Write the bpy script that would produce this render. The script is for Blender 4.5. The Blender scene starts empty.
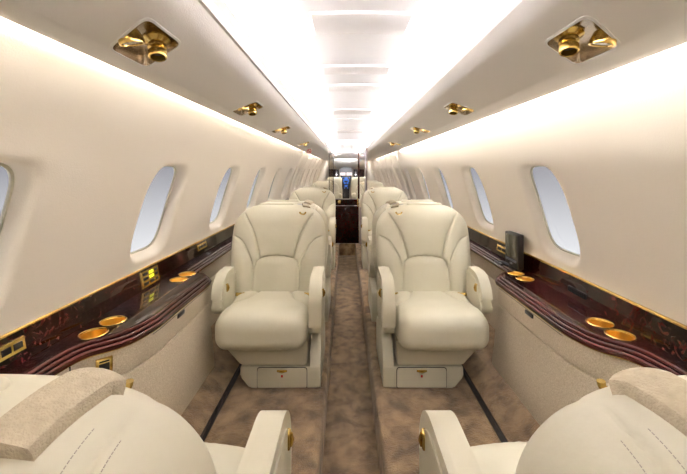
import bpy, bmesh, math, random
from mathutils import Vector, Matrix
random.seed(7)
C = bpy.context.scene.collection
EYE = 1.30            # eye height over the aisle floor; Z values below are measured from the eye
PLAT = 0.18           # raised platform under the seats
PI = math.pi

# ------------------------------------------------------------------ materials
def lin(c):
    return tuple(((v/255)/12.92 if v/255 <= .04045 else ((v/255+.055)/1.055)**2.4) for v in c) + (1,)

def mat(name, rgb, rough=.5, metal=0, bump=None, coat=0, var=None, spec=.5, sheen=0):
    m = bpy.data.materials.new(name); m.use_nodes = True
    nt = m.node_tree; b = nt.nodes['Principled BSDF']
    b.inputs['Base Color'].default_value = lin(rgb)
    b.inputs['Roughness'].default_value = rough
    b.inputs['Metallic'].default_value = metal
    b.inputs['Coat Weight'].default_value = coat
    b.inputs['Coat Roughness'].default_value = .03
    b.inputs['Specular IOR Level'].default_value = spec
    b.inputs['Sheen Weight'].default_value = sheen
    tc = nt.nodes.new('ShaderNodeTexCoord')
    if var:      # (rgb2, scale, detail, contrast)
        n = nt.nodes.new('ShaderNodeTexNoise'); n.inputs['Scale'].default_value = var[1]; n.inputs['Detail'].default_value = var[2]
        if len(var) > 4: n.inputs['Distortion'].default_value = var[4]
        r = nt.nodes.new('ShaderNodeValToRGB')
        r.color_ramp.elements[0].position = .5-var[3]; r.color_ramp.elements[1].position = .5+var[3]
        r.color_ramp.elements[0].color = lin(rgb); r.color_ramp.elements[1].color = lin(var[0])
        nt.links.new(tc.outputs['Object'], n.inputs['Vector']); nt.links.new(n.outputs['Fac'], r.inputs['Fac'])
        nt.links.new(r.outputs['Color'], b.inputs['Base Color'])
    if bump:     # (scale, strength, distance)
        n = nt.nodes.new('ShaderNodeTexNoise'); n.inputs['Scale'].default_value = bump[0]; n.inputs['Detail'].default_value = 3
        p = nt.nodes.new('ShaderNodeBump'); p.inputs['Strength'].default_value = bump[1]; p.inputs['Distance'].default_value = bump[2]
        nt.links.new(tc.outputs['Object'], n.inputs['Vector']); nt.links.new(n.outputs['Fac'], p.inputs['Height'])
        nt.links.new(p.outputs['Normal'], b.inputs['Normal'])
    return m

LEATHER = mat('cream_leather', (214,208,186), .42, bump=(38,.22,.004), var=((208,201,177),6,3,.25), spec=.4)
SHELLM  = mat('cream_shell', (206,200,178), .38, spec=.4)
CLOTH   = mat('beige_webbing', (200,187,160), .85, bump=(420,.8,.002), var=((176,162,136),90,3,.3))
STITCH  = mat('grey_stitching', (165,156,144), .8)
CARPET  = mat('brown_carpet', (104,80,53), .95, bump=(220,1,.008), var=((166,137,100),13,8,.17,.25), spec=.1, sheen=.3)
WALLM   = mat('cream_wall_cloth', (243,233,216), .85, bump=(260,.45,.0025), spec=.2)
PSUM    = mat('grey_cream_valance', (250,246,243), .8, bump=(300,.35,.002), spec=.2)
CEILM   = mat('white_headliner', (248,246,247), .85, bump=(260,.3,.002), spec=.2)
HATCHM  = mat('pale_hatch', (226,222,221), .8, spec=.2)
PANELM  = mat('speckled_beige_cloth', (224,211,187), .85, bump=(500,.5,.002), var=((198,182,154),260,2,.16), spec=.2)
GOLD    = mat('gold', (214,184,110), .22, 1)
GOLDIN  = mat('gold_inside_shaded', (205,158,70), .3, 1)  # orange gold for the cup wells, darkened to carry their inner shade
BRONZE  = mat('polished_housing', (214,202,184), .2, 1)
SILVER  = mat('silver_metal', (196,194,198), .3, 1)
DARK    = mat('black_plastic', (20,18,18), .35)
DARKB   = mat('dark_brown_plastic', (28,23,20), .4)
RAIL    = mat('dark_track', (38,30,26), .5)
GREYP   = mat('grey_plastic', (128,130,136), .5)
SCREENM = mat('screen_face', (84,80,66), .12, coat=.6)
RED     = mat('red_mark', (196,40,34), .5)
WHITEP  = mat('white_plastic', (240,238,236), .5)
LAVENDER= mat('grey_edge', (172,164,160), .5)

def emis(name, rgb, s):
    m = bpy.data.materials.new(name); m.use_nodes = True
    b = m.node_tree.nodes['Principled BSDF']
    b.inputs['Base Color'].default_value = lin(rgb); b.inputs['Emission Color'].default_value = lin(rgb)
    b.inputs['Emission Strength'].default_value = s
    return m
LEDY = emis('green_display', (205,225,30), .5)
LEDB = emis('blue_display', (44,98,185), .28)
LEDP = emis('pale_display', (225,205,205), .35)
SIGNL = emis('lit_sign', (244,240,240), .3)

def wood():
    m = bpy.data.materials.new('burl_wood'); m.use_nodes = True
    nt = m.node_tree; b = nt.nodes['Principled BSDF']
    tc = nt.nodes.new('ShaderNodeTexCoord')
    n = nt.nodes.new('ShaderNodeTexNoise'); n.inputs['Scale'].default_value = 26; n.inputs['Detail'].default_value = 8
    n.inputs['Distortion'].default_value = 2.2
    r = nt.nodes.new('ShaderNodeValToRGB'); e = r.color_ramp.elements
    e[0].position = .40; e[0].color = lin((16,4,4)); e[1].position = .68; e[1].color = lin((66,19,12))
    x = e.new(.52); x.color = lin((34,8,6))
    nt.links.new(tc.outputs['Object'], n.inputs['Vector']); nt.links.new(n.outputs['Fac'], r.inputs['Fac'])
    nt.links.new(r.outputs['Color'], b.inputs['Base Color'])
    b.inputs['Roughness'].default_value = .045; b.inputs['IOR'].default_value = 1.38; b.inputs['Coat Weight'].default_value = 0; b.inputs['Coat Roughness'].default_value = .02
    b.inputs['Coat IOR'].default_value = 1.42
    return m
WOOD = wood()
MOLD = mat('dark_moulding_wood', (66,27,22), .16, spec=.35)

def glass(name, tint=(1,1,1,1), fac=.06):
    m = bpy.data.materials.new(name); m.use_nodes = True
    nt = m.node_tree; nt.nodes.remove(nt.nodes['Principled BSDF'])
    t = nt.nodes.new('ShaderNodeBsdfTransparent'); t.inputs['Color'].default_value = tint
    g = nt.nodes.new('ShaderNodeBsdfGlossy'); g.inputs['Roughness'].default_value = .02
    f = nt.nodes.new('ShaderNodeMixShader'); f.inputs['Fac'].default_value = fac
    nt.links.new(t.outputs[0], f.inputs[1]); nt.links.new(g.outputs[0], f.inputs[2])
    nt.links.new(f.outputs[0], nt.nodes['Material Output'].inputs['Surface'])
    return m
GLASS = glass('window_acrylic', (1,1,1,1), .03)
TINT = glass('tinted_glass', (.86,.84,.80,1), .06)
LENS = glass('lamp_lens', (.8,.8,.82,1), .35)

# ------------------------------------------------------------------ helpers
def obj(name, bm, m, parent=None, smooth=True, recalc=True, **kw):
    if recalc: bmesh.ops.recalc_face_normals(bm, faces=bm.faces[:])
    me = bpy.data.meshes.new(name); bm.to_mesh(me); bm.free()
    me.materials.append(m)
    if smooth:
        for p in me.polygons: p.use_smooth = True
        me.set_sharp_from_angle(angle=math.radians(38))
    o = bpy.data.objects.new(name, me); C.objects.link(o)
    if parent: o.parent = parent
    for k, v in kw.items(): o[k] = v
    return o
def struct(name, bm, m, parent=None, **kw):
    o = obj(name, bm, m, parent, **kw)
    if not parent: o['kind'] = 'structure'
    return o
def thing(name, label, cat, loc=(0,0,0), group=None):
    o = bpy.data.objects.new(name, None); C.objects.link(o); o.location = loc
    o['label'] = label; o['category'] = cat
    if group: o['group'] = group
    o.empty_display_size = .05
    return o
def tag(o, label, cat, group=None):
    o['label'] = label; o['category'] = cat
    if group: o['group'] = group
    return o
def lerp_tab(tab, t):
    if t <= tab[0][0]: return tab[0][1]
    for i in range(len(tab)-1):
        if t <= tab[i+1][0]:
            p1, p2 = tab[i], tab[i+1]
            p0 = tab[i-1] if i else p1; p3 = tab[i+2] if i+2 < len(tab) else p2
            h = p2[0]-p1[0]; s = (t-p1[0])/h
            m1 = (p2[1]-p0[1])/max(1e-9,(p2[0]-p0[0]))*h; m2 = (p3[1]-p1[1])/max(1e-9,(p3[0]-p1[0]))*h
            return (2*s**3-3*s**2+1)*p1[1]+(s**3-2*s**2+s)*m1+(-2*s**3+3*s**2)*p2[1]+(s**3-s**2)*m2
    return tab[-1][1]
def grid_faces(bm, rows, closed=False):
    for i in range(len(rows)-1):
        a, b = rows[i], rows[i+1]; n = len(a)
        for j in range(n if closed else n-1):
            k = (j+1) % n
            try: bm.faces.new((a[j], a[k], b[k], b[j]))
            except ValueError: pass
def box(bm, x0, x1, y0, y1, z0, z1, bev=0, seg=2):
    r = bmesh.ops.create_cube(bm, size=1)
    for v in r['verts']:
        v.co = Vector((x0+(x1-x0)*(v.co.x+.5), y0+(y1-y0)*(v.co.y+.5), z0+(z1-z0)*(v.co.z+.5)))
    if bev:
        es = list({e for v in r['verts'] for e in v.link_edges})
        bmesh.ops.bevel(bm, geom=es, offset=bev, segments=seg, affect='EDGES', profile=.5)
def rbox(bm, c, h, r, n=14, fn=None):
    """rounded soft box: grid cube, corners rounded with radius r"""
    vs = {}
    def key(p): return tuple(round(q*n) for q in p)
    def put(p):
        k = key(p)
        if k not in vs:
            q = Vector([ (1 if a > 0 else -1)*(1-(1-abs(a))**1.5) if a else 0 for a in p])   # denser towards edges
            co = Vector((q.x*h[0], q.y*h[1], q.z*h[2]))
            inn = Vector([max(-(h[i]-r), min(h[i]-r, co[i])) for i in range(3)])
            d = co-inn
            # map square corner to round corner
            mx = max(abs(d.x), abs(d.y), abs(d.z))
            if d.length > 1e-9: co = inn + d.normalized()*mx
            co = co + Vector(c)
            if fn: co = fn(co)
            vs[k] = bm.verts.new(co)
        return vs[k]
    g = [-1+2*i/n for i in range(n+1)]
    for ax in range(3):
        for s in (-1, 1):
            for i in range(n):
                for j in range(n):
                    q = []
                    for (a, b) in ((i,j),(i+1,j),(i+1,j+1),(i,j+1)):
                        p = [0,0,0]; p[ax] = s; p[(ax+1)%3] = g[a]; p[(ax+2)%3] = g[b]; q.append(put(p))
                    try: bm.faces.new(q)
                    except ValueError: pass
def prism(bm, pts, x0, x1, bev=0, seg=3, axis='x', cap_only=False):
    """closed outline pts (a,b) extruded along an axis, outline edges bevelled"""
    def P(t, a, b): return {'x': (t,a,b), 'y': (a,t,b), 'z': (a,b,t)}[axis]
    v0 = [bm.verts.new(P(x0,*p)) for p in pts]; v1 = [bm.verts.new(P(x1,*p)) for p in pts]
    f0 = bm.faces.new(v0); f1 = bm.faces.new(v1[::-1]); n = len(pts)
    for i in range(n): bm.faces.new((v0[i], v0[(i+1)%n], v1[(i+1)%n], v1[i]))
    if bev:
        es = [e for e in set(f0.edges)|set(f1.edges)]
        bmesh.ops.bevel(bm, geom=es, offset=bev, segments=seg, affect='EDGES', profile=.5)
def rounded(pts, r, seg=6):
    """round the corners of a polygon; r one number or one per corner"""
    out = []; n = len(pts)
    for i in range(n):
        p = Vector(pts[i]); a = Vector(pts[i-1])-p; b = Vector(pts[(i+1)%n])-p
        ri = r[i] if isinstance(r,(list,tuple)) else r
        if ri <= 0: out.append(tuple(p)); continue
        t = min(ri, a.length*.49, b.length*.49)
        s = p+a.normalized()*t; e = p+b.normalized()*t
        for k in range(seg+1):
            u = k/seg; q = s*(1-u)**2+p*2*u*(1-u)+e*u*u; out.append((q.x,q.y))
    return out
def lathe(bm, prof, M=Matrix(), n=28, cap=True):
    """prof: (radius, z) revolved about z then transformed"""
    rows = []
    for (r, z) in prof:
        if r < 1e-6: rows.append([bm.verts.new(M @ Vector((0,0,z)))]*n)
        else: rows.append([bm.verts.new(M @ Vector((r*math.cos(2*PI*i/n), r*math.sin(2*PI*i/n), z))) for i in range(n)])
    for a, b in zip(rows, rows[1:]):
        for i in range(n):
            j = (i+1)%n; q = []
            for v in (a[i],a[j],b[j],b[i]):
                if v not in q: q.append(v)
            if len(q) > 2: bm.faces.new(q)
def tube(bm, pts, r, n=10, closed=False, flat=1.0):
    pts = [Vector(p) for p in pts]; rows = []; L = len(pts)
    up = None
    for i, p in enumerate(pts):
        if closed: d = (pts[(i+1)%L]-pts[i-1]).normalized()
        else: d = (pts[min(i+1,L-1)]-pts[max(i-1,0)]).normalized()
        if up is None: up = Vector((0,0,1)) if abs(d.z) < .9 else Vector((1,0,0))
        s = d.cross(up).normalized(); up = s.cross(d).normalized()
        rows.append([bm.verts.new(p+s*math.cos(2*PI*k/n)*r+up*math.sin(2*PI*k/n)*r*flat) for k in range(n)])
    if closed: rows.append(rows[0])
    grid_faces(bm, rows, True)
    if not closed:
        bm.faces.new(rows[0]); bm.faces.new(rows[-1][::-1])
def W(X, Y, Z): return Vector((X, Y, Z+EYE))
def smooth01(a, b, t):
    t = max(0, min(1, (t-a)/(b-a))); return t*t*(3-2*t)

# ------------------------------------------------------------------ cabin shell
AX = .028
PROF = [(-1.3,.80),(-1.15,.91),(-1.0,.965),(-.8,1.0),(-.62,1.01),(-.47,1.004),(-.39,.985),(-.3,.963),(-.2,.934),(-.1,.902),(0,.862),(.1,.826),(.2,.788),(.28,.754),(.36,.716)]
def half(Z): return lerp_tab(PROF, Z)
def taper(Y): return 1 - .25*smooth01(9, 13.8, Y)
def smooth01(a, b, t):
    t = max(0, min(1, (t-a)/(b-a))); return t*t*(3-2*t)
WB, WT = -.478, .335
Y0, Y1 = -1.3, 13.6
def wall(side, first, pitch, nwin):
    bm = bmesh.new(); s = side
    def P(Y, Z, out=0):
        dz = .01; t = (half(Z+dz)-half(Z-dz))/(2*dz); nrm = Vector((1, 0, -t)).normalized()
        return W(AX+.032*smooth01(0,.3,Z) + s*(half(Z)*taper(Y)+nrm.x*out), Y, Z+nrm.z*out)
    N = 64
    sq = []
    for k in range(N):
        t = k/N*4; e = int(t); f = t-e
        sq.append([(-1+2*f,-1),(1,-1+2*f),(1-2*f,1),(-1,1-2*f)][e])
    wh, hh, zc = .150, .206, -.203
    frames = []
    zs = [WB+(WT-WB)*i/16 for i in range(17)]
    def plain(ya, yb):
        n = max(2, int((yb-ya)/.25)); rows = []
        for i in range(n+1): rows.append([bm.verts.new(P(ya+(yb-ya)*i/n, z)) for z in zs])
        grid_faces(bm, rows)
    plain(Y0, first-pitch/2)
    for k in range(nwin):
        yc = first+pitch*k
        cellz = (WB+WT)/2; ch = (WT-WB)/2
        def wp(q, sc, grow=0):
            n = (abs(q[0])**4+abs(q[1])**4)**(1/4)
            return (yc+(wh*sc+grow)*q[0]/n, zc+(hh*sc+grow)*q[1]/n)
        rows = []
        for t in (0,.2,.4,.6,.75,.87,.95,1):   # cell border to lip
            row = []
            for q in sq:
                o = (yc+pitch/2*q[0], cellz+ch*q[1]); w = wp(q, 1, .035)
                Y = o[0]*(1-t)+w[0]*t; Z = o[1]*(1-t)+w[1]*t
                row.append(bm.verts.new(P(Y, Z)))
            rows.append(row)
        for g, d in ((.026,.0015),(.018,.007),(.011,.018),(.006,.034),(.003,.05)):
            rows.append([bm.verts.new(P(*wp(q,1,g), d)) for q in sq])
        grid_faces(bm, rows, True)
        frames.append((yc, [P(*wp(q,1,.004), .050) for q in sq], [P(*wp(q,1,-.004), .050) for q in sq], [P(*wp(q,1,-.004), .058) for q in sq], [P(*wp(q,1,.004),.058) for q in sq]))
    plain(first+pitch*(nwin-.5), Y1)
    bmesh.ops.remove_doubles(bm, verts=bm.verts[:], dist=1e-4)
    struct('wall_left' if side < 0 else 'wall_right', bm, WALLM)
    return frames
nw = 0
for side, first, pitch, n in ((-1, .81, .90, 12), (1, .78, .89, 12)):
    fr = wall(side, first, pitch, n)
    for (yc, a, b, c, d) in fr:
        nw += 1
        bm = bmesh.new(); rows = [[bm.verts.new(p) for p in r] for r in (a,b,c,d)]; rows.append(rows[0])
        grid_faces(bm, rows, True)
        fo = struct('window_%d' % nw, bm, SHELLM)
        bm = bmesh.new(); v = [bm.verts.new((p+q)/2) for p, q in zip(b, c)]; ce = bm.verts.new(sum(((p+q)/2 for p,q in zip(b,c)), Vector())/len(b))
        for i in range(len(v)): bm.faces.new((v[i], v[(i+1)%len(v)], ce))
        obj('pane', bm, GLASS, fo)

# lower lining behind the consoles
for s, nm in ((-1,'trim_1'),(1,'trim_2')):
    bm = bmesh.new(); rows = []
    for i in range(30):
        Y = Y0+(Y1-Y0)*i/29
        rows.append([bm.verts.new(W(AX+s*half(Z)*taper(Y), Y, Z)) for Z in (-1.12,-.95,-.8,-.65,-.478)])
    grid_faces(bm, rows); struct(nm, bm, WALLM)

# floor: aisle trough, raised platforms, step up at the front
bm = bmesh.new()
pr = [(-.98,-.98),(-.72,-1.045),(-.66,-1.085),(-.615,-1.112),(-.60,-1.12),(-.13,-1.12),(-.115,-1.122),(-.106,-1.13),(-.103,-1.14),(-.103,-1.30)]
pl = pr + [(.145,-1.30),(.145,-1.14),(.148,-1.13),(.157,-1.122),(.172,-1.12),(.655,-1.12),(.67,-1.112),(.715,-1.085),(.78,-1.045),(1.03,-.98)]
rows = [[bm.verts.new(W(x, y, z)) for x, z in pl] for y in (Y0, 1, 2, 3, 4, 5.33)]
grid_faces(bm, rows)
pf = [(x, max(z,-1.12)) for x, z in pl]
rows2 = [[bm.verts.new(W(x*min(1,taper(y)*1.0), y, z)) for x, z in pf] for y in (5.33, 7, 9, 11, Y1)]
grid_faces(bm, rows2)
v = [bm.verts.new(p) for p in (W(-.103,5.33,-1.3), W(.145,5.33,-1.3), W(.145,5.33,-1.12), W(-.103,5.33,-1.12))]
bm.faces.new(v)
struct('floor', bm, CARPET)

# ceiling
CX = .045
bm = bmesh.new(); prf = []
for i in range(33):
    a = -1+2*i/32; prf.append((CX+.50*math.sin(a*PI/2), .335+.125*(math.cos(a*PI/2))**.55 if abs(a) < 1 else .335))
def cz(x):
    s = max(-1, min(1, (x-CX)/.5)); return .335+.125*(math.sqrt(max(0,1-s*s)))**.55
rows = [[bm.verts.new(W(x, y, z)) for x, z in prf] for y in (Y0, 0, 2, 4, 6, 8, 10.3)]
grid_faces(bm, rows)
struct('ceiling', bm, CEILM)

# valances with passenger service panels
VL = [(-.282,.392),(-.290,.392),(-.30,.352),(-.44,.352),(-.60,.345),(-.655,.33),(-.662,.322),(-.656,.292),(-.650,.289),(-.62,.286),(-.575,.2825),(-.552,.282),(-.36,.320),(-.335,.330),(-.31,.350)]
VR = [(.352,.392),(.360,.392),(.37,.352),(.52,.352),(.70,.345),(.775,.33),(.783,.322),(.776,.291),(.770,.288),(.72,.2845),(.655,.2825),(.628,.282),(.41,.317),(.385,.326),(.362,.348)]
def psu_frame(s, Y):
    # local frame: x outward along panel, y forward, z into the panel
    if s < 0: c = W(-.476, Y, .2968); t = Vector((-.192,0,-.038)).normalized()
    else:     c = W(.548, Y, .2946); t = Vector((.218,0,-.035)).normalized()
    y = Vector((0,1,0)); z = t.cross(y) 
    if z.z < 0: z = -z
    M = Matrix((t, y, z)).transposed().to_4x4(); M.translation = c
    return M
def skew_rect(hx, hy, r, k=.68):
    return [(x, y+x*k) for x, y in rounded([(-hx,-hy),(hx,-hy),(hx,hy),(-hx,hy)], r)]
HX, HY = .073, .076
units = {-1: [.835, 1.70, 2.57, 3.93], 1: [.815, 1.69, 2.57, 3.90]}
for s, prof, nm in ((-1,VL,'ceiling_valance'),(1,VR,'ceiling_valance')):
    bm = bmesh.new()
    prism(bm, [(x, z+EYE) for x, z in prof], Y0, 10.2, axis='y')
    bmesh.ops.recalc_face_normals(bm, faces=bm.faces[:])
    o = obj(nm, bm, PSUM)
    for Y in units[s]:
        cb = bmesh.new(); M = psu_frame(s, Y)
        prism(cb, skew_rect(HX, HY, .025), -.03, .030, axis='z')
        for v in cb.verts: v.co = M @ v.co
        bmesh.ops.recalc_face_normals(cb, faces=cb.faces[:])
        cm = bpy.data.meshes.new('cut'); cb.to_mesh(cm); cb.free(); co = bpy.data.objects.new('cut', cm); C.objects.link(co)
        md = o.modifiers.new('b', 'BOOLEAN'); md.object = co; md.operation = 'DIFFERENCE'; md.solver = 'EXACT'
        bpy.context.view_layer.update()
        dg = bpy.context.evaluated_depsgraph_get()
        new = bpy.data.meshes.new_from_object(o.evaluated_get(dg)); o.modifiers.clear(); o.data = new
        bpy.data.objects.remove(co, do_unlink=True)
    for p in o.data.polygons: p.use_smooth = True
    o.data.set_sharp_from_angle(angle=math.radians(30))
    o['kind'] = 'structure'
    o.name = 'trim_3' if s < 0 else 'trim_4'
ordw = ['nearest', 'second', 'third', 'farthest']
for s in (-1, 1):
    sd = 'left' if s < 0 else 'right'
    for i, Y in enumerate(units[s]):
        M = psu_frame(s, Y)
        t = thing('service_unit', '%s gold lamp and nozzle unit in the %s overhead valance' % (
            {'nearest':'largest, nearest','second':'second from the camera,','third':'third from the camera,','farthest':'smallest, farthest'}[ordw[i]], sd),
            'reading light', M.translation, 'overhead lamp and nozzle units')
        T = Matrix.Translation(-M.translation) @ M
        def add(name, bm, m, parent=t):
            for v in bm.verts: v.co = T @ v.co
            return obj(name, bm, m, parent)
        bm = bmesh.new(); o1 = skew_rect(HX-.0008, HY-.0008, .025); o2 = skew_rect(HX-.009, HY-.009, .02)
        rows = [[bm.verts.new((x,y,z)) for x,y in o] for o, z in ((o1,-.001),(o2,.026),(o2,.027))]
        grid_faces(bm, rows, True); bm.faces.new(rows[-1]); 
        for f in bm.faces: f.normal_update()
        add('housing', bm, BRONZE)
        bm = bmesh.new(); o0 = skew_rect(HX+.005, HY+.005, .028)
        rows = [[bm.verts.new((x,y,z)) for x,y in o] for o, z in ((o0,.0005),(o0,-.002),(o1,-.003),(o1,.001))]
        grid_faces(bm, rows, True); add('bezel', bm, WHITEP)
        # lens lamp
        lx, ly = (.030,-.028) if s > 0 else (.012,-.040)
        nx, ny = (-.028,.002) if s > 0 else (-.014,.022)
        tilt = Matrix.Rotation(.22, 4, 'X')
        bm = bmesh.new(); lathe(bm, [(.016,.026),(.022,.018),(.026,.002),(.027,-.006),(.026,-.009),(.022,-.008),(.021,-.002),(.0,.002)], Matrix.Translation((lx,ly,0)) @ tilt); l = add('reading_lamp', bm, GOLD)
        bm = bmesh.new(); lathe(bm, [(.0,-.0075),(.012,-.0072),(.0212,-.006),(.0212,-.005),(0,-.0055)], Matrix.Translation((lx,ly,0)) @ tilt); add('lens', bm, LENS, l)
        bm = bmesh.new(); lathe(bm, [(.03,.025),(.031,.018),(.024,.014),(.018,.010),(.021,.006),(.021,-.001),(.015,-.004),(.016,-.008),(.0205,-.011),(.0205,-.026),(.019,-.028),(.016,-.027),(.015,-.012),(0,-.010)], Matrix.Translation((nx,ny,0)) @ Matrix.Rotation(-.25,4,'X')); z = add('air_nozzle', bm, GOLD)
        bm = bmesh.new(); lathe(bm, [(0,-.0135),(.0148,-.0135),(.0148,-.0125),(0,-.0125)], Matrix.Translation((nx,ny,0)) @ Matrix.Rotation(-.25,4,'X')); add('nozzle_core', bm, DARK, z)

# ceiling hatches
for i, (ya, yb, hw) in enumerate(((1.01,1.16,.150),(1.52,1.64,.150),(1.86,2.0,.150),(2.62,2.82,.150),(3.1,3.35,.15),(4.0,4.25,.15))):
    bm = bmesh.new(); rows = []
    for (g, dz) in ((.0, .0),(.0,-.010),(.004,-.013)):
        pass
    n = 16
    def prow(y, dz, g): return [bm.verts.new(W(CX+(hw-g)*(-1+2*k/n), y, cz(CX+(hw-g)*(-1+2*k/n))+dz)) for k in range(n+1)]
    rows = [prow(ya,.002,0), prow(ya,-.009,0), prow(ya+.005,-.012,.004), prow(yb-.005,-.012,.004), prow(yb,-.009,0), prow(yb,.002,0)]
    grid_faces(bm, rows)
    for e in (0,-1): bm.faces.new([r[e] for r in rows])
    o = obj('ceiling_hatch', bm, HATCHM if i in (0,1,3,5) else CEILM)
    tag(o, ['large pale curved hatch in the white ceiling, closest to the camera','pale curved ceiling hatch second from the camera, greyer than its neighbours','faint white ceiling hatch just beyond the grey second one','narrow grey ceiling hatch about halfway down the cabin','faint white ceiling hatch past the halfway one','small ceiling hatch farthest away, just before the end arch'][i], 'ceiling hatch', 'curved hatches along the ceiling')

# end closures
bm = bmesh.new(); box(bm, -1.2, 1.25, Y0-.04, Y0, 0, 1.85); struct('wall_back', bm, WALLM)
bm = bmesh.new(); box(bm, -1.2, 1.25, Y1, Y1+.04, 0, 1.9); struct('wall_front', bm, WALLM)
# upper shell over the valances (closes the roof)
for s, nm in ((-1,'trim_5'),(1,'trim_6')):
    bm = bmesh.new(); rows = []
    for y in (Y0, 2, 4, 6, 8, 10.2, 12, Y1):
        rows.append([bm.verts.new(p) for p in (W(AX+.032+s*(half(.335)*taper(y)), y, .3345), W(AX+.032+s*.62*taper(y), y, .375), W(CX+s*.499, y, .392), W(CX+s*.46, y, .415))])
    grid_faces(bm, rows); struct(nm, bm, CEILM)

# arch ribs on the forward walls
tn = 7
for s in (-1, 1):
    for Y in [5.72+.895*k+(.02 if s < 0 else -.06) for k in range(6)]:
        bm = bmesh.new(); rows = []
        d0 = .035 if Y < 5.9 else .012
        for i in range(21):
            Z = -.478+(.325+.478)*i/20; x = half(Z)*taper(Y)
            rows.append([bm.verts.new(W(AX+.032*smooth01(0,.3,Z)+s*(x-d), Y+dy, Z)) for d, dy in ((-.01,-.035),(d0*.6,-.03),(d0,-.015),(d0,.015),(d0*.6,.03),(-.01,.035))])
        grid_faces(bm, rows); struct('trim_%d' % tn, bm, WALLM); tn += 1

# ------------------------------------------------------------------ seat tracks
for s, x, lab in ((-1,-.598,'left'),(1,.652,'right')):
    bm = bmesh.new()
    prism(bm, [(x-.013,.178),(x-.013,.186),(x-.004,.186),(x-.004,.181),(x+.004,.181),(x+.004,.186),(x+.013,.186),(x+.013,.178)], -1.2, 5.3, axis='y')
    tag(obj('seat_track', bm, RAIL), 'dark metal seat rail set in the carpet beside the %s console' % lab, 'rail', 'seat rails in the carpet')

# ------------------------------------------------------------------ consoles
def offset_path(path, d):
    out = []
    for i, p in enumerate(path):
        p = Vector(p); a = Vector(path[max(i-1,0)]); b = Vector(path[min(i+1,len(path)-1)])
        t1 = (p-a).normalized() if i else (b-p).normalized(); t2 = (b-p).normalized() if i < len(path)-1 else t1
        n1 = Vector((-t1.y, t1.x)); n2 = Vector((-t2.y, t2.x)); n = (n1+n2).normalized()
        k = 1/max(.5, n.dot(n1)); out.append(tuple(p+n*d*k))
    return out
def rpath(pts, r, seg=6):
    out = [pts[0]]
    for i in range(1, len(pts)-1):
        p = Vector(pts[i]); a = Vector(pts[i-1])-p; b = Vector(pts[i+1])-p
        t = min(r[i] if isinstance(r, list) else r, a.length*.49, b.length*.49)
        s = p+a.normalized()*t; e = p+b.normalized()*t
        for k in range(seg+1):
            u = k/seg; q = s*(1-u)**2+p*2*u*(1-u)+e*u*u; out.append((q.x,q.y))
    out.append(pts[-1]); return out
TOPZ = -.57
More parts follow.
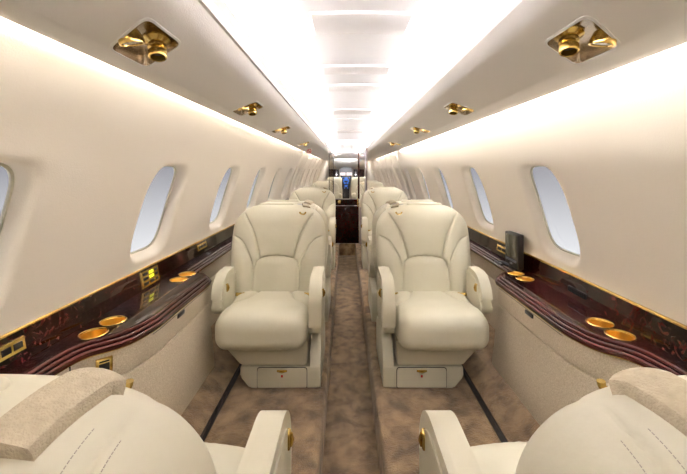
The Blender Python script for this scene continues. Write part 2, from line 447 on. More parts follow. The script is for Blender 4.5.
def console(s):
    sd = 'left' if s < 0 else 'right'
    root = thing('side_console', {-1:'long dark burl wood console with beige cloth front under the left windows', 1:'long dark burl wood console with beige cloth front under the right windows'}[s], 'console', W(s*.8+AX, 1.0, -1.05))
    off = -root.location
    def add(name, bm, m, parent=root, **kw):
        for v in bm.verts: v.co += off
        return obj(name, bm, m, parent, **kw)
    if s < 0:
        path = [(-.872,-1.2),(-.872,1.07),(-.855,1.14),(-.765,1.215),(-.727,1.34),(-.727,1.885),(-.775,1.955),(-.885,2.0),(-.885,5.25)]
        bx = -.957; wx = -.972
        cups = [(-.878,1.216),(-.878,1.318),(-.868,1.815),(-.868,1.912)]
    else:
        path = [(.937,-1.2),(.937,1.05),(.920,1.12),(.845,1.19),(.812,1.31),(.806,1.885),(.855,1.965),(.955,2.0),(.955,5.25)]
        bx = 1.005; wx = 1.019
        cups = [(.944,1.205),(.944,1.300),(.934,1.825),(.934,1.922)]
    rr = [0,.05,.03,.05,.09,.015,.02,.01,0]
    path = rpath(path, rr)
    # mould: ridged profile swept along the path; (outward d, z)
    sign = -1 if s < 0 else 1       # normal (-ty,tx) of a +y path points to -x; outward is towards the aisle
    def ring(d, z): return [Vector((x, y, z+EYE)) for x, y in offset_path(path, d*sign)]
    mp = [(-.034,TOPZ+.0005),(-.026,TOPZ+.0005)]
    for k in range(3):
        c = (-.024+.011*k, TOPZ-.0055-.0115*k)
        for q in range(7):
            a = math.radians(100-150*q/6); mp.append((c[0]+.0075*math.cos(a), c[1]+.0065*math.sin(a)))
    mp += [(.003,TOPZ-.036),(.001,TOPZ-.043),(-.012,TOPZ-.0435)]
    bm = bmesh.new(); rows = [[bm.verts.new(p) for p in ring(d, z)] for d, z in mp]; grid_faces(bm, rows)
    add('edge_moulding', bm, MOLD)
    bm = bmesh.new(); rows = [[bm.verts.new(p) for p in ring(d, z)] for d, z in ((-.010,TOPZ-.043),(-.001,TOPZ-.0435),(-.001,TOPZ-.047),(-.010,TOPZ-.048))]; grid_faces(bm, rows)
    add('gold_edge', bm, GOLD, label='thin gold line under the wood moulding')
    # counter top with holes for the cup holders
    bm = bmesh.new()
    edge = [(p.x, p.y) for p in ring(-.028, 0)]
    bot = [(bx, 5.25), (bx, -1.2)]
    R = .043
    import itertools
    vs = [bm.verts.new((x,y,TOPZ+EYE)) for x,y in edge+bot]
    es = [bm.edges.new((vs[i], vs[(i+1)%len(vs)])) for i in range(len(vs))]
    for cx, cy in cups:
        c = [bm.verts.new((cx+R*math.cos(2*PI*k/28), cy+R*math.sin(2*PI*k/28), TOPZ+EYE)) for k in range(28)]
        es += [bm.edges.new((c[k], c[(k+1)%28])) for k in range(28)]
    bmesh.ops.triangle_fill(bm, edges=es, use_beauty=True, normal=(0,0,1))
    for f in bm.faces:
        if f.normal.z < 0: f.normal_flip()
    add('countertop', bm, WOOD, smooth=False, recalc=False)
    for cx, cy in cups:
        bm = bmesh.new(); M = Matrix.Translation((cx,cy,TOPZ+EYE))
        lathe(bm, [(.0425,-.004),(.0455,.0005),(.0455,.003),(.0435,.0042),(.041,.003),(.0400,-.001)], M, 36)
        ch = add('cup_holder', bm, GOLD)
        bm = bmesh.new(); lathe(bm, [(.0400,-.001),(.0385,-.005),(.0375,-.040),(.035,-.044),(.012,-.044),(.010,-.042),(0,-.042)], M, 36); add('cup_well', bm, GOLDIN, ch)
    # inlay line on the fold-out leaf
    bm = bmesh.new()
    ln = [p for p in ring(-.052, TOPZ) if 1.3 < p.y < 1.90]
    tube(bm, ln, .0011, 6); add('table_hinge_line', bm, RAIL)
    # backsplash and gold trim
    bm = bmesh.new()
    prism(bm, [(bx, TOPZ+EYE-.01),(wx, -.476+EYE),(wx+s*.006, -.476+EYE),(wx+s*.006, TOPZ+EYE-.01)], -1.2, 5.25, axis='y')
    add('backsplash', bm, WOOD)
    bm = bmesh.new()
    prism(bm, [(wx-s*.003, -.4765+EYE),(wx-s*.003, -.4735+EYE),(wx-s*.0, -.4730+EYE),(wx+s*.001,-.4715+EYE),(wx-s*.001, -.4695+EYE),(wx+s*.008, -.4695+EYE),(wx+s*.008,-.4765+EYE)], -1.2, 5.25, axis='y')
    add('gold_trim', bm, GOLD)
    # cloth front: upper panel, groove, lower panel leaning slightly
    bm = bmesh.new(); zs = [(-.012,TOPZ-.047),(-.010,TOPZ-.06),(-.010,-.70),(-.013,-.716),(-.022,-.720),(-.013,-.724),(-.008,-.74),(.006,-.90),(.020,-1.042),(.020,-1.12)]
    rows = [[bm.verts.new(p) for p in ring(d, z)] for d, z in zs]; grid_faces(bm, rows)
    add('cloth_front', bm, PANELM)
    # panel seam and slot handle on the swell
    xf = (-.737 if s < 0 else .817)
    ys = 1.565
    bm = bmesh.new(); box(bm, min(xf-s*.004, xf+s*.006), max(xf-s*.004, xf+s*.006), ys-.035, ys+.03, -.652+EYE, -.633+EYE, .004)
    add('door_pull', bm, DARK, label='black slot handle')
    bm = bmesh.new()
    p = [q for q in ring(-.0095, -.66) if 1.1 < q.y < 1.2][0]
    box(bm, p.x-.002, p.x+.002, p.y-.001, p.y+.001, -.715+EYE, -.622+EYE)
    add('panel_seam', bm, RAIL)
    bm = bmesh.new(); ln = [q for q in ring(-.0095, -.630) if 1.33 < q.y < 1.87]; tube(bm, ln, .0011, 6); add('drop_door_seam', bm, RAIL)
    # controls on the backsplash
    def ctl(y0, y1, z0, z1, buttons, name='control_panel'):
        def onbs(y, z, o): # point on the backsplash, o = out towards the aisle
            f = (z-TOPZ)/(-.476-TOPZ); x = bx+(wx-bx)*f
            return Vector((x-s*o, y, z+EYE))
        def plate(bm, ya, yb, za, zb, o0, o1):
            q0 = [bm.verts.new(onbs(y,z,o0)) for y,z in ((ya,za),(yb,za),(yb,zb),(ya,zb))]
            i = .0015
            q1 = [bm.verts.new(onbs(y,z,o1)) for y,z in ((ya+i,za+i),(yb-i,za+i),(yb-i,zb-i),(ya+i,zb-i))]
            bm.faces.new(q1)
            for k in range(4): bm.faces.new((q0[k],q0[(k+1)%4],q1[(k+1)%4],q1[k]))
        bm = bmesh.new(); plate(bm, y0, y1, z0, z1, 0, .005); p = add(name, bm, GOLD)
        for (u0,u1,v0,v1,mm) in buttons:
            bm = bmesh.new(); plate(bm, y0+(y1-y0)*u0, y0+(y1-y0)*u1, z0+(z1-z0)*v0, z0+(z1-z0)*v1, .004, .007)
            add('button' if mm is DARK else 'display', bm, mm, p)
    row3 = [(.08,.32,.25,.75,DARK),(.38,.62,.25,.75,DARK),(.68,.92,.25,.75,DARK)]
    if s < 0:
        big = [(.10,.36,.72,.90,DARK),(.10,.36,.44,.62,DARK),(.10,.36,.12,.32,DARK),(.44,.68,.70,.90,LEDY),(.44,.68,.44,.62,LEDY),(.44,.68,.12,.32,DARK),(.78,.92,.72,.90,DARK),(.78,.92,.44,.62,DARK),(.78,.92,.12,.32,DARK)]
        ctl(1.645,1.795,-.562,-.485, big)
        ctl(.93,1.05,-.535,-.495, row3)
        ctl(2.28,2.42,-.53,-.49, row3)
    else:
        ctl(2.14,2.34,-.535,-.495, row3)
    return root, add
rootL, addL = console(-1)
rootR, addR = console(1)
# gold framed socket in the left cloth front, on the curve
ang = math.atan2(.075, .09)
M = Matrix.Translation(Vector((-.818, 1.186, -.665+EYE))) @ Matrix.Rotation(math.radians(-50), 4, 'Z')
def outlet():
    # local +x faces the aisle side / camera
    R = Matrix.Translation(Vector((-.8165,1.182,-.660+EYE))) @ Matrix.Rotation(-PI/2+math.radians(40), 4, 'Z')
    bm = bmesh.new(); box(bm, -.006,.006,-.024,.024,-.026,.026,.002)
    for v in bm.verts: v.co = R @ v.co
    o = addL('power_socket', bm, GOLD)
    bm = bmesh.new(); box(bm, .002,.0075,-.015,.015,-.017,.010,.002); box(bm, .002,.0075,-.014,.014,.014,.019)
    for v in bm.verts: v.co = R @ v.co
    addL('socket_face', bm, DARK, o)
outlet()
# black louvre on the right backsplash
bm = bmesh.new(); box(bm, -.004,.006,-.062,.062,-.013,.013,.004)
for k in range(9): box(bm, -.006,-.002,-.052+.0125*k,-.046+.0125*k,-.009,.009)
for v in bm.verts: v.co = v.co + Vector((1.0105,1.53,-.535+EYE))
addR('speaker_grille', bm, DARK, label='black slotted grille')

# small screen on the right console
t = thing('video_monitor', 'small black video monitor standing on the right console beyond the gold cup holders', 'monitor', W(.966,2.01,TOPZ+.002))
R = Matrix.Rotation(math.radians(-86), 4, 'Z')
def addm(name, bm, m, parent=t):
    for v in bm.verts: v.co = R @ v.co
    return obj(name, bm, m, parent)
bm = bmesh.new(); box(bm, -.070,.070,-.018,.018,.012,.208,.006); addm('case', bm, DARKB)
bm = bmesh.new(); box(bm, -.056,.056,-.0205,-.016,.065,.197,.002); sc = addm('screen', bm, SCREENM)
bm = bmesh.new(); box(bm, -.054,.054,-.0215,-.017,.055,.057); box(bm, -.054,.054,-.0215,-.017,.048,.050); box(bm, -.012,.008,-.0215,-.017,.030,.040); addm('markings', bm, GREYP)
bm = bmesh.new(); box(bm, -.05,.05,-.02,.018,0,.014,.004); tube(bm, [(-.03,-.015,.012),(-.05,-.04,.022),(-.065,-.06,.020)], .012, 10); tube(bm, [(-.10,-.06,.018),(-.02,-.062,.018)], .009, 10); addm('swivel_arm', bm, DARK)

# ------------------------------------------------------------------ seats
WTAB = [(.26,.250),(.33,.262),(.42,.278),(.50,.288),(.58,.292),(.66,.294),(.72,.293),(.78,.284),(.825,.259),(.858,.225),(.877,.19),(.889,.16),(.895,.128)]
ZB, ZT = .26, .895
SE = [[(-.22,.852),(-.157,.748),(-.122,.65),(-.105,.575)],
      [(-.143,.26),(-.14,.469),(-.132,.538),(-.115,.569),(-.073,.586),(0,.594)],
      [(-.292,.713),(-.226,.685),(-.178,.622),(-.150,.552),(-.14,.469)],
      [(-.22,.852),(-.212,.872),(-.18,.90)]]
def crom(pts, n=8):
    out = []
    for i in range(len(pts)-1):
        p0 = Vector(pts[max(i-1,0)]); p1 = Vector(pts[i]); p2 = Vector(pts[i+1]); p3 = Vector(pts[min(i+2,len(pts)-1)])
        for k in range(n):
            t = k/n
            out.append(.5*((2*p1)+(p2-p0)*t+(2*p0-5*p1+4*p2-p3)*t*t+(3*p1-p0-3*p2+p3)*t**3))
    out.append(Vector(pts[-1])); return out
def segd(lines, x, z):
    best = 9; P = Vector((x, z))
    for ln in lines:
        for a, b in zip(ln, ln[1:]):
            ab = b-a; L = ab.length_squared
            t = max(0, min(1, (P-a).dot(ab)/L)) if L > 1e-12 else 0
            d = (P-a-ab*t).length
            if d < best: best = d
    return best
SEC = [crom(l, 6) for l in SE]
def back_yc(z): return .115+.135*(z-ZB)/(ZT-ZB)
def back_t(u, z):
    q = (z-ZB)/(ZT-ZB)
    e = max(0, 1-abs(u)**5)**.42
    tf = max(0, 1-max(0,(q-.82)/.18)**2.4)**.5
    return e*tf
def back_tr(u, z):
    q = (z-ZB)/(ZT-ZB)
    e = max(0, 1-abs(u)**5)**.42
    tf = max(0, 1-max(0,(q-.86)/.14)**3.2)**.42
    return e*tf*(.080+.045*smooth01(.6,.85,z))
def back_pt(x, z, front=True, off=0):
    w = lerp_tab(WTAB, z); u = max(-1, min(1, x/w)); t = back_t(u, z)
    y = back_yc(z)
    if front:
        ax = abs(x)
        y -= .068*t
        y -= t*.034*smooth01(.11, .21, ax)*(1-smooth01(.56,.72,z)) 
        y -= t*.012*(1-smooth01(.0,.13,ax))*(1-smooth01(.55,.60,z))
        y -= t*.010*smooth01(.60,.72,z)*(1-smooth01(.0,.2,ax))
        y -= off
    else: y += back_tr(u, z) + off
    return Vector((x, y, z))
def back_mesh():
    NU, NV = 140, 150
    bm = bmesh.new(); fr = []; bk = []
    for j in range(NV+1):
        a = j/NV; z = ZB+(ZT-ZB)*(a*.35+.65*math.sin(a*PI/2)); w = lerp_tab(WTAB, z); r1 = []; r2 = []
        for i in range(NU+1):
            b = -1+2*i/NU; u = .45*b+.55*math.sin(b*PI/2); x = u*w
            p = back_pt(x, z, True)
            if abs(u) < .999 and j < NV:
                d = segd(SEC, -abs(x), z); p.y += .0135*smooth01(.45,.85,back_t(u,z))*math.exp(-(d/.0058)**2) - .004*(1-math.exp(-(d/.03)**2))*back_t(u,z)
            r1.append(bm.verts.new(p))
            if i in (0, NU) or j == NV: r2.append(r1[-1])
            else:
                p = back_pt(x, z, False); ax = abs(x)
                d = min(abs(ax-.2105), abs(z-.862)+(.0 if ax < .205 else 9))
                p.y -= .006*math.exp(-(d/.005)**2); p.z -= .006*math.exp(-((ax-.2105)/.005)**2)*smooth01(.80,.87,z); r2.append(bm.verts.new(p))
        fr.append(r1); bk.append(r2)
    grid_faces(bm, fr); grid_faces(bm, bk)
    try: bm.faces.new(fr[0]+bk[0][1:-1][::-1])
    except ValueError: pass
    return bm
def mir(bm, m):
    if m < 0:
        for v in bm.verts: v.co.x *= -1
    return bm
def cushion_mesh():
    seams = [crom([(-.235,-.13),(-.17,-.09),(-.125,-.03),(-.10,.06),(-.095,.12)], 6)]
    def fn(c):
        x, y, z = c; ux = x/.228
        top = smooth01(.29,.37,z)
        z += top*(.014*(1-ux*ux)*(1-smooth01(.0,.16,y)) + .014*math.exp(-((y+.22)/.09)**2))
        front = smooth01(-.2,-.34,y) if False else max(0,min(1,(-.2-y)/.14))
        x *= 1-.03*front*front*abs(ux)
        y += .02*front*ux*ux
        if top > .3:
            d = segd(seams, -abs(x), y); z -= .015*math.exp(-(d/.0075)**2); 
            z += .008*smooth01(.1,.2,abs(x))*smooth01(-.05,.05,y)
        # gathered pleats in the middle of the roll
        g = front*math.exp(-((x)/.09)**2)
        z += .0012*g*math.sin(x*190+z*22)
        return Vector((x,y,z))
    bm = bmesh.new(); rbox(bm, (0,-.108,.310), (.232,.235,.080), .062, 48, fn); return bm
def make_seat(m, label):
    root = thing('cabin_seat', label, 'seat', (0,0,0), 'cream leather cabin seats')
    def add(name, bm, mt, parent=root, **kw): return obj(name, mir(bm, m), mt, parent, **kw)
    br = add('backrest', back_mesh(), LEATHER)
    add('cushion', cushion_mesh(), LEATHER)
    # arms: outline (y,z)
    def arm(x0, x1, yf, inner):
        zb = .262 if x0 > 0 else .33
        def arc(y0, zt, ry, rz): return [(y0+ry-ry*math.cos(PI/2*k/12), zt-rz+rz*math.sin(PI/2*k/12)) for k in range(13)]
        head = arc(yf, .563, .125, .135)
        pts = [(yf+.075,zb+.01),(yf+.006,zb+.05)]+head+[(.03,.563),(.045,.36),(.02,zb)]
        bm = bmesh.new(); prism(bm, rounded(pts, [.05,.035]+[0]*13+[.03,.03,.03], 6), x0, x1, .029, 5)
        a = add('armrest', bm, LEATHER)
        pts = [(yf+.09,zb+.035),(yf+.034,zb+.07)]+arc(yf+.03, .532, .11, .115)+[(.008,.532),(.018,.39)]
        bm = bmesh.new(); xi = x1 if inner > 0 else x0
        prism(bm, rounded(pts, [.03,.02]+[0]*13+[.02,.02], 5), xi-.004 if inner > 0 else xi-.004, xi+.004, .003, 2)
        add('arm_panel', bm, LEATHER, a)
        xs = xi+.004*inner
        bm = bmesh.new(); rbox(bm, (xs,yf+.075,.485), (.006,.010,.022), .005, 6); 
        tube(bm, [(xs+.006*inner,yf+.075,.470),(xs+.010*inner,yf+.075,.485),(xs+.006*inner,yf+.075,.5)], .004, 8)
        add('latch', bm, GOLD, a)
    arm(.238,.300,-.285, +1)
    arm(-.278,-.222,-.205, +1)
    # under-seat box
    bm = bmesh.new(); v = []
    top = [(-.225,-.245,.255),(.228,-.245,.255),(.228,.15,.255),(-.225,.15,.255)]; bot = [(-.115,-.228,.118),(.222,-.228,.118),(.222,.14,.118),(-.115,.14,.118)]
    a = [bm.verts.new(p) for p in top]; b = [bm.verts.new(p) for p in bot]
    bm.faces.new(a); bm.faces.new(b[::-1])
    for i in range(4): bm.faces.new((a[i],a[(i+1)%4],b[(i+1)%4],b[i]))
    bmesh.ops.bevel(bm, geom=bm.edges[:], offset=.008, segments=2, affect='EDGES'); add('seat_frame', bm, SHELLM)
    # pedestal base with drawer
    bm = bmesh.new()
    prism(bm, rounded([(-.120,.06),(-.070,.0),(.285,.0),(.285,.110),(-.120,.110)], [.01,.008,.012,.01,.012], 3), -.222, .20, .006, 2, axis='y')
    prism(bm, rounded([(-.224,.0),(.20,.0),(.20,.20),(-.08,.25),(-.150,.25),(-.222,.112)], [.01,.01,.03,.03,.03,.03], 4), .238, .292, .012, 3, axis='x')
    base = add('pedestal', bm, SHELLM)
    bm = bmesh.new(); prism(bm, rounded([(-.033,.003),(.225,.003),(.225,.107),(-.033,.107)], [.004,.004,.015,.015], 4), -.2232, -.215, 0, 2, axis='y'); add('drawer_gap', bm, RAIL, base)
    bm = bmesh.new(); prism(bm, rounded([(-.030,.006),(.222,.006),(.222,.104),(-.030,.104)], [.004,.004,.014,.014], 4), -.228, -.21, .004, 2, axis='y'); dr = add('drawer', bm, SHELLM, base)
    bm = bmesh.new(); box(bm, .070,.122,-.231,-.226,.086,.096,.002); tube(bm, [(.072,-.233,.092),(.096,-.236,.087),(.120,-.233,.092)], .003, 8); add('drawer_handle', bm, GOLD, dr)
    bm = bmesh.new(); box(bm, .091,.101,-.2295,-.227,.058,.070,.001); add('red_tab', bm, RED, dr)
    # lap belt buckles in the crease
    for x in (-.195, .205):
        bm = bmesh.new(); bm2 = bm
        lathe(bm, [(0,-.026),(.010,-.026),(.011,-.018),(.0095,-.012),(.0095,.012),(.011,.018),(.010,.026),(0,.026)], Matrix.Translation((x,.030,.392)) @ Matrix.Rotation(PI/2,4,'Y'), 16)
        add('belt_fitting', bm, GOLD)
    # shoulder harness: pad over the crest, gold hook, metal loop
    cx = .170
    def top_z(x):
        lo, hi = .7, ZT
        for _ in range(30):
            mid = (lo+hi)/2
            if lerp_tab(WTAB, mid) > abs(x): lo = mid
            else: hi = mid
        return lo
    def surf(x, a, lift, LR=.080):    # a<0 on the front, a>0 towards the rear
        tz = top_z(x)-.0005
        if a <= 0:
            z = tz-(tz-.872)*min(1,-a)**2; p = back_pt(x, z, True); n = Vector((0,-.75*min(1,-a*1.2),1)).normalized()
        else:
            want = a*LR; last = back_pt(x, tz, True); acc = 0; p = last
            for k in range(1, 90):
                q = back_pt(x, tz-(tz-.74)*(k/89)**2, False); d = (q-last).length
                if acc+d >= want: p = last.lerp(q, (want-acc)/max(d,1e-9)); break
                acc += d; last = q; p = q
            n = Vector((0,.25*a,1)).normalized()
        return p+n*lift
    def ax_(a): return cx-.012*a-.006
    bm = bmesh.new(); rows = []; hw = .0235
    A = [-.7+.1*k for k in range(18)]
    for a in A:
        th = .013
        rows.append([bm.verts.new(surf(ax_(a)+u*hw, a, l)) for u, l in ((-1,-.003),(-1,th*.6),(-.9,th),(-.5,th+.001),(0,th+.0012),(.5,th+.001),(.9,th),(1,th*.6),(1,-.003))])
    grid_faces(bm, rows, True); bm.faces.new(rows[0]); bm.faces.new(rows[-1][::-1])
    pad = add('harness_pad', bm, CLOTH, br)
    for a in (.05, .18, .26, .62, .92):
        bm = bmesh.new(); tube(bm, [surf(ax_(a)+hw*(-.75+.25*h), a+.015*(h%2), .0150) for h in range(7)], .0009, 5)
        add('stitching', bm, STITCH, pad)
    bm = bmesh.new()
    tube(bm, [surf(ax_(1)+x, a, l) for x, a, l in ((-.020,.95,.004),(-.046,.93,.004),(-.048,.78,.004),(-.020,.74,.004))], .0022, 8, closed=True)
    add('strap_loop', bm, SILVER, pad)
    # gold crescent hook on the front of the shoulder
    hp = back_pt(cx-.018, .857, True, .008)
    bm = bmesh.new(); pts = [(hp.x+.018*math.cos(a), hp.y-.004, hp.z+.016*math.sin(a)) for a in [PI+PI*k/10 for k in range(11)]]
    tube(bm, pts, .0050, 8); add('harness_hook', bm, GOLD, br)
    bm = bmesh.new()
    for sx in (-1, 1):
        for ax in (.1985, .2225):
            pts = []; zt = top_z(ax)-.0008
            for k in range(60): pts.append(back_pt(sx*ax, .70+(zt-.70)*math.sin(k/59*PI/2), False, .0006))
            d = 0
            for a, b in zip(pts, pts[1:]):
                nn = max(1, int((b-a).length/.0055))
                for q in range(nn):
                    p = a.lerp(b, (q+.1)/nn); w2 = a.lerp(b, (q+.7)/nn)
                    if (w2-p).length > .002: tube(bm, [p+Vector((0,0,.0006)), w2+Vector((0,0,.0006))], .0006, 4)
    add('stitching', bm, STITCH, br)
    # padded roll lying along the crest
    bm = bmesh.new(); rbox(bm, (-.025, .262, .893), (.115,.020,.013), .0125, 12); add('head_roll', bm, LEATHER, br)
    return root
def dup(root, loc, rz, label):
    r = root.copy(); C.objects.link(r); r.location = loc; r.rotation_euler = (0,0,rz); r['label'] = label
    for ch in list(root.children):
        c = ch.copy(); C.objects.link(c); c.parent = r
        for g in list(ch.children):
            d = g.copy(); C.objects.link(d); d.parent = c
    return r
SA = make_seat(1, 'cream leather seat facing the camera, left of the aisle, nearest of those facing')
SB = make_seat(-1, 'cream leather seat facing the camera, right of the aisle, nearest of those facing')
SA.location = (-.424, 2.02, PLAT); SB.location = (.484, 2.02, PLAT)
dup(SA, (-.424, 4.17, PLAT), 0, 'cream leather seat facing the camera, second back on the left, touching the divider')
dup(SB, (.484, 4.17, PLAT), 0, 'cream leather seat facing the camera, second back on the right by the silver post')
dup(SA, (.484, 2.78, PLAT), PI, 'cream leather seat facing forward, hidden behind the near right facing seat')
dup(SB, (-.424, 2.78, PLAT), PI, 'cream leather seat facing forward, hidden behind the near left facing seat')
dup(SA, (.488, .615, PLAT), PI, 'cream leather seat seen from behind in the bottom right corner, beige harness on top')
dup(SB, (-.440, .615, PLAT), PI, 'cream leather seat seen from behind in the bottom left corner, beige harness on top')
dup(SA, (-.424, 6.75, PLAT), 0, 'small distant cream seat beyond the divider on the left')
dup(SB, (.484, 6.75, PLAT), 0, 'small distant cream seat beyond the divider on the right')

# ------------------------------------------------------------------ divider at the front of the cabin
YD = 5.36
t = thing('wooden_half_door', 'dark wood half door closing the aisle, round gold knob', 'door', W(.015,YD,-1.12))
def addp(name, bm, m, parent):
    for v in bm.verts: v.co -= t.location
    return obj(name, bm, m, parent)
bm = bmesh.new(); box(bm, -.165,.195,YD-.015,YD+.015,-1.118+EYE,-.55+EYE,.003); leaf = addp('leaf', bm, WOOD, t)
bm = bmesh.new(); box(bm, -.165,.195,YD-.022,YD+.022,-.549+EYE,-.54+EYE,.002); box(bm, -.165,.195,YD-.022,YD+.022,-.450+EYE,-.440+EYE,.002); addp('rail', bm, LAVENDER, t)
bm = bmesh.new(); box(bm, -.165,.195,YD-.018,YD+.018,-.54+EYE,-.45+EYE,.003); top = addp('lock_rail', bm, WOOD, t)
bm = bmesh.new(); lathe(bm, [(0,-.03),(.012,-.028),(.026,-.018),(.031,-.004),(.026,.008),(.012,.012),(.012,.03),(0,.03)], Matrix.Translation((-.10,YD-.05,-.49+EYE)) @ Matrix.Rotation(-PI/2,4,'X'), 20); addp('knob', bm, GOLD, top)
bm = bmesh.new(); lathe(bm, [(0,-.028),(.010,-.026),(.018,-.014),(.018,.0),(.01,.006),(.01,.03),(0,.03)], Matrix.Translation((.180,YD-.05,-.505+EYE)) @ Matrix.Rotation(-PI/2,4,'X'), 16); box(bm, .172,.188,YD-.03,YD-.015,-.56+EYE,-.43+EYE,.003); addp('latch', bm, GOLD, top)
for s, x0, x1 in ((-1,-.93,-.17),(1,.29,.99)):
    bm = bmesh.new(); box(bm, x0, x1, YD-.03, YD+.25, -1.118+EYE if s else 0, -.46+EYE, .004)
    c = obj('divider_cabinet', bm, WOOD)
    tag(c, 'low dark wood cabinet across the cabin %s of the aisle door' % ('left' if s < 0 else 'right'), 'cabinet', 'low cabinets at the divider')
    bm = bmesh.new(); box(bm, x0, x1, YD-.04, YD+.26, -.4598+EYE, -.448+EYE, .003); obj('cabinet_top', bm, WOOD, c)
bm = bmesh.new(); box(bm, .180,.207,YD-.03,YD+.02,-.44+EYE,.262+EYE,.004); tag(obj('divider_post', bm, MOLD), 'thin dark brown upright post right of the aisle opening', 'post')
bm = bmesh.new(); box(bm, .285,.310,YD-.06,YD-.03,-.447+EYE,.335+EYE,.004); p = obj('metal_post', bm, SILVER); tag(p, 'tall silver upright post beside the dark one, reaching the ceiling', 'post')
bm = bmesh.new(); box(bm, .310,.320,YD-.06,YD-.03,-.447+EYE,.335+EYE,.003); obj('dark_edge', bm, MOLD, p)
bm = bmesh.new(); box(bm, .200,.262,YD-.12,YD-.085,-1.115+EYE,-.56+EYE,.004); tag(obj('folded_door_panel', bm, LAVENDER), 'narrow grey panel edge standing right of the half door', 'door panel')
t2 = thing('glass_screen', 'narrow tinted glass screen left of the aisle opening', 'glass screen', W(-.22,YD,-.44))
bm = bmesh.new(); box(bm, -.255,-.195,YD-.004,YD+.004,-.44+EYE,.235+EYE)
for v in bm.verts: v.co -= t2.location
obj('glass_pane', bm, TINT, t2)
bm = bmesh.new(); box(bm, -.199,-.189,YD-.010,YD+.010,-.44+EYE,.245+EYE,.002); box(bm, -.262,-.254,YD-.010,YD+.010,-.44+EYE,.245+EYE,.002)
for v in bm.verts: v.co -= t2.location
obj('glass_frame', bm, DARKB, t2)
# header and arch above
bm = bmesh.new(); box(bm, -.27,.285,YD-.02,YD+.02,.246+EYE,.262+EYE,.003)
struct('trim_40', bm, WHITEP)
bm = bmesh.new(); n = 20; lo = []; hi = []
for i in range(n+1):
    a = -1+2*i/n; x = .02+.30*a; lo.append((x, .345+.035*math.sqrt(max(0,1-a*a*.92)))); hi.append((x, .335+.135*max(.1,1-a**4)))
pts = [(x, z+EYE) for x, z in lo]+[(x, z+EYE) for x, z in hi[::-1]]
for y in (5.30, 5.32):
    grid_faces(bm, [[bm.verts.new((x, y, z+EYE)) for x, z in lo], [bm.verts.new((x, y, z+EYE)) for x, z in hi]])
grid_faces(bm, [[bm.verts.new((x, y, z+EYE)) for x, z in lo] for y in (5.30, 5.32)])
struct('trim_41', bm, CEILM, smooth=False)
t3 = thing('ceiling_sign', 'small blank white lit sign panel under the end arch of the ceiling', 'sign', W(.02,5.6,.31))
bm = bmesh.new(); box(bm, -.085,.085,-.012,.012,-.028,.028,.004); obj('sign_box', bm, WHITEP, t3)
bm = bmesh.new(); box(bm, -.078,.078,-.0145,-.010,-.022,.022); obj('sign_face', bm, SIGNL, t3)
bm = bmesh.new(); box(bm, -.06,.06,-.006,.006,.026,.15); obj('sign_bracket', bm, WHITEP, t3)
# grey slats by the silver post
bm = bmesh.new()
for k in range(3): box(bm, .215,.285,5.55,5.57,.27+.022*k+EYE,.281+.022*k+EYE,.002)
box(bm, .212,.216,5.55,5.57,.26+EYE,.40+EYE); box(bm, .284,.288,5.55,5.57,.26+EYE,.40+EYE)
tag(obj('slatted_vent', bm, GREYP), 'small grey slatted vent high between the dark and silver posts', 'vent')
# red pictogram placard on the left valance
t4 = thing('warning_placard', 'small white placard with a red no smoking pictogram at the far left valance', 'placard', W(-.505,4.80,.262))
bm = bmesh.new(); box(bm, -.043,.043,-.004,.004,-.040,.032,.003); obj('plate', bm, WHITEP, t4)
bm = bmesh.new(); tube(bm, [(.026*math.cos(a), -.005, -.004+.026*math.sin(a)) for a in [2*PI*k/24 for k in range(24)]], .004, 6, closed=True)
tube(bm, [(-.018,-.005,.014),(.018,-.005,-.022)], .004, 6); tube(bm, [(-.016,-.005,-.006),(.016,-.005,-.006)], .003, 6); obj('pictogram', bm, RED, t4)

# ------------------------------------------------------------------ cockpit
YC = 12.6
def pilot(x, label):
    t = thing('pilot_seat', label, 'seat', W(x, 11.3, -1.12), 'pilot seats')
    bm = bmesh.new(); rbox(bm, (0,.12,.60), (.25,.075,.29), .07, 12); obj('backrest', bm, LEATHER, t)
    bm = bmesh.new(); rbox(bm, (0,-.10,.30), (.24,.22,.08), .06, 10); obj('cushion', bm, LEATHER, t)
    bm = bmesh.new(); box(bm, -.15,.15,-.15,.15,0,.24,.02); obj('pedestal', bm, SHELLM, t)
pilot(-.38, 'tiny cream pilot seat far ahead, left of the blue console')
pilot(.42, 'tiny cream pilot seat far ahead, right of the blue console')
# bulkhead wood cheeks and white sloping overhead
for s, x0, x1 in ((-1,-.62,-.26),(1,.27,.66)):
    bm = bmesh.new(); box(bm, x0, x1, YC, YC+.1, -1.12+EYE, .03+EYE, .01)
    tag(obj('bulkhead_cabinet', bm, WOOD), 'dark wood cockpit bulkhead %s of the instruments' % ('left' if s < 0 else 'right'), 'cabinet', 'cockpit bulkhead cabinets')
bm = bmesh.new()
rows = [[bm.verts.new(W(x*w+.01, y, z)) for x in (-1,-.5,0,.5,1)] for y, z, w in ((10.1,.46,.62),(10.2,.44,.60),(11.5,.30,.48),(12.9,.05,.34))]
grid_faces(bm, rows)
struct('trim_42', bm, WHITEP)
bm = bmesh.new()
for y, z in ((11.0,.349),(11.7,.272)): box(bm, -.13,.15,y-.02,y+.02,z+EYE-.012,z+EYE+.006)
tag(obj('overhead_switches', bm, HATCHM), 'faint pale strips on the white cockpit overhead panel', 'panel')
for s in (-1,1):
    bm = bmesh.new(); a = [bm.verts.new(p) for p in (W(s*.60,10.1,.46), W(s*.33,12.9,.05), W(s*.95,12.9,.05), W(s*.95,10.1,.46))]
    bm.faces.new(a); struct('trim_%d' % (43 if s < 0 else 44), bm, WALLM)
t5 = thing('instrument_panel', 'distant grey cockpit instrument panel with blue lit screens', 'instrument panel', W(.0,12.3,-1.12))
def addi(name, bm, m, parent=t5): return obj(name, bm, m, parent)
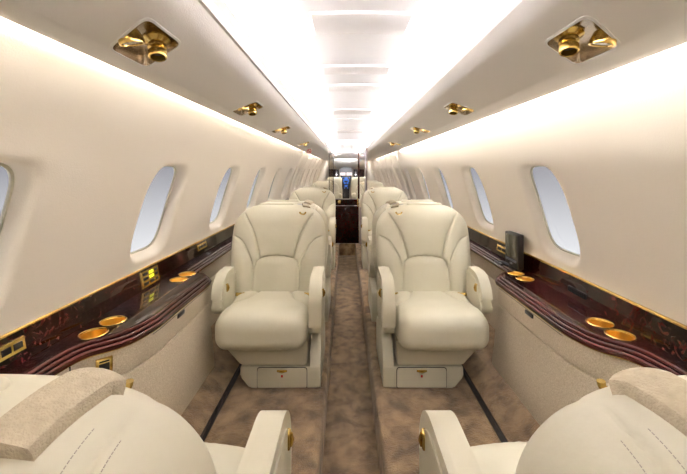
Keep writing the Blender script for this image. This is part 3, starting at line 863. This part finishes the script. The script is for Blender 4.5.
bm = bmesh.new(); prism(bm, rounded([(-.24,.92),(.24,.92),(.22,1.17),(.14,1.21),(-.14,1.21),(-.22,1.17)], .04, 4), 0, .22, .01, 2, axis='y'); addi('glare_shield', bm, GREYP)
for x in (-.115,.115):
    bm = bmesh.new(); box(bm, x-.095,x+.095,-.012,.004,.93,1.03,.006); addi('display', bm, LEDP)
bm = bmesh.new(); prism(bm, rounded([(-.20,.92),(.20,.92),(.12,.40),(.12,0),(-.12,0),(-.12,.40)], .03, 3), -.02, .20, .01, 2, axis='y'); ped = addi('centre_pedestal', bm, DARK)
for (x, z, w, h) in ((0,.80,.055,.06),(-.08,.74,.02,.05),(.08,.74,.02,.05),(-.045,.66,.03,.03),(.05,.66,.03,.03),(0,.56,.05,.03),(-.05,.49,.015,.015),(.05,.49,.015,.015),(-.12,.85,.02,.02),(.12,.85,.02,.02)):
    bm = bmesh.new(); box(bm, x-w,x+w,-.03,-.018,z-h,z+h,.004); addi('lit_key', bm, LEDB, ped)

# ------------------------------------------------------------------ lights
def area(name, loc, rot, sx, sy, power, col):
    l = bpy.data.lights.new(name, 'AREA'); l.shape = 'RECTANGLE'; l.size = sx; l.size_y = sy; l.energy = power; l.color = col
    o = bpy.data.objects.new(name, l); C.objects.link(o); o.location = loc; o.rotation_euler = rot; return o
WARM = (1,.965,.925); NEU = (1,.99,1.0)
L = 5.3-Y0-.1; YM = (5.3+Y0)/2
K = 1.0
area('cove_light_left', W(-.388,YM,.374), (0,PI-.85,0), .04, L, 130*K, NEU)
area('cove_light_right', W(.478,YM,.374), (0,PI+.85,0), .04, L, 130*K, NEU)
area('wall_light_left', W(-.674,YM,.318), (0,math.radians(8),0), .016, L, 8*K, WARM)
area('wall_light_right', W(.794,YM,.316), (0,-math.radians(8),0), .016, L, 13*K, NEU)
area('forward_light_left', W(-.388,7.8,.374), (0,PI-1.1,0), .04, 4.6, 60*K, NEU)
area('forward_light_right', W(.478,7.8,.374), (0,PI+1.1,0), .04, 4.6, 60*K, NEU)
area('forward_wall_light_left', W(-.674,7.5,.318), (0,math.radians(25),0), .016, 4, 4*K, WARM)
area('forward_wall_light_right', W(.794,7.5,.316), (0,-math.radians(25),0), .016, 4, 4*K, WARM)
area('cockpit_fill', W(0,11.0,.22), (math.radians(105),0,0), .3, .1, 5*K, NEU)  # added fill without a fixture, brightens the cockpit overhead

w = bpy.data.worlds.new('sky'); bpy.context.scene.world = w; w.use_nodes = True
nt = w.node_tree; bg = nt.nodes['Background']
tc = nt.nodes.new('ShaderNodeTexCoord'); sp = nt.nodes.new('ShaderNodeSeparateXYZ'); mr = nt.nodes.new('ShaderNodeMapRange'); rp = nt.nodes.new('ShaderNodeValToRGB')
nt.links.new(tc.outputs['Generated'], sp.inputs[0]); nt.links.new(sp.outputs['Z'], mr.inputs['Value'])
mr.inputs['From Min'].default_value = -.22; mr.inputs['From Max'].default_value = .0
nt.links.new(mr.outputs[0], rp.inputs[0]); nt.links.new(rp.outputs[0], bg.inputs['Color'])
rp.color_ramp.elements[0].color = lin((246,247,250)); rp.color_ramp.elements[1].color = lin((163,163,170))
bg.inputs['Strength'].default_value = .38

cam = bpy.data.cameras.new('camera'); co = bpy.data.objects.new('camera', cam); C.objects.link(co)
co.location = (0,0,EYE); co.rotation_euler = (PI/2,0,0)
cam.sensor_width = 36; cam.lens = 350/687*36; cam.shift_x = -2.5/687; cam.shift_y = -67/687; cam.clip_start = .02
sc = bpy.context.scene; sc.camera = co
sc.view_settings.view_transform = 'Standard'; sc.view_settings.look = 'None'; sc.view_settings.gamma = 1; sc.view_settings.exposure = 1.4
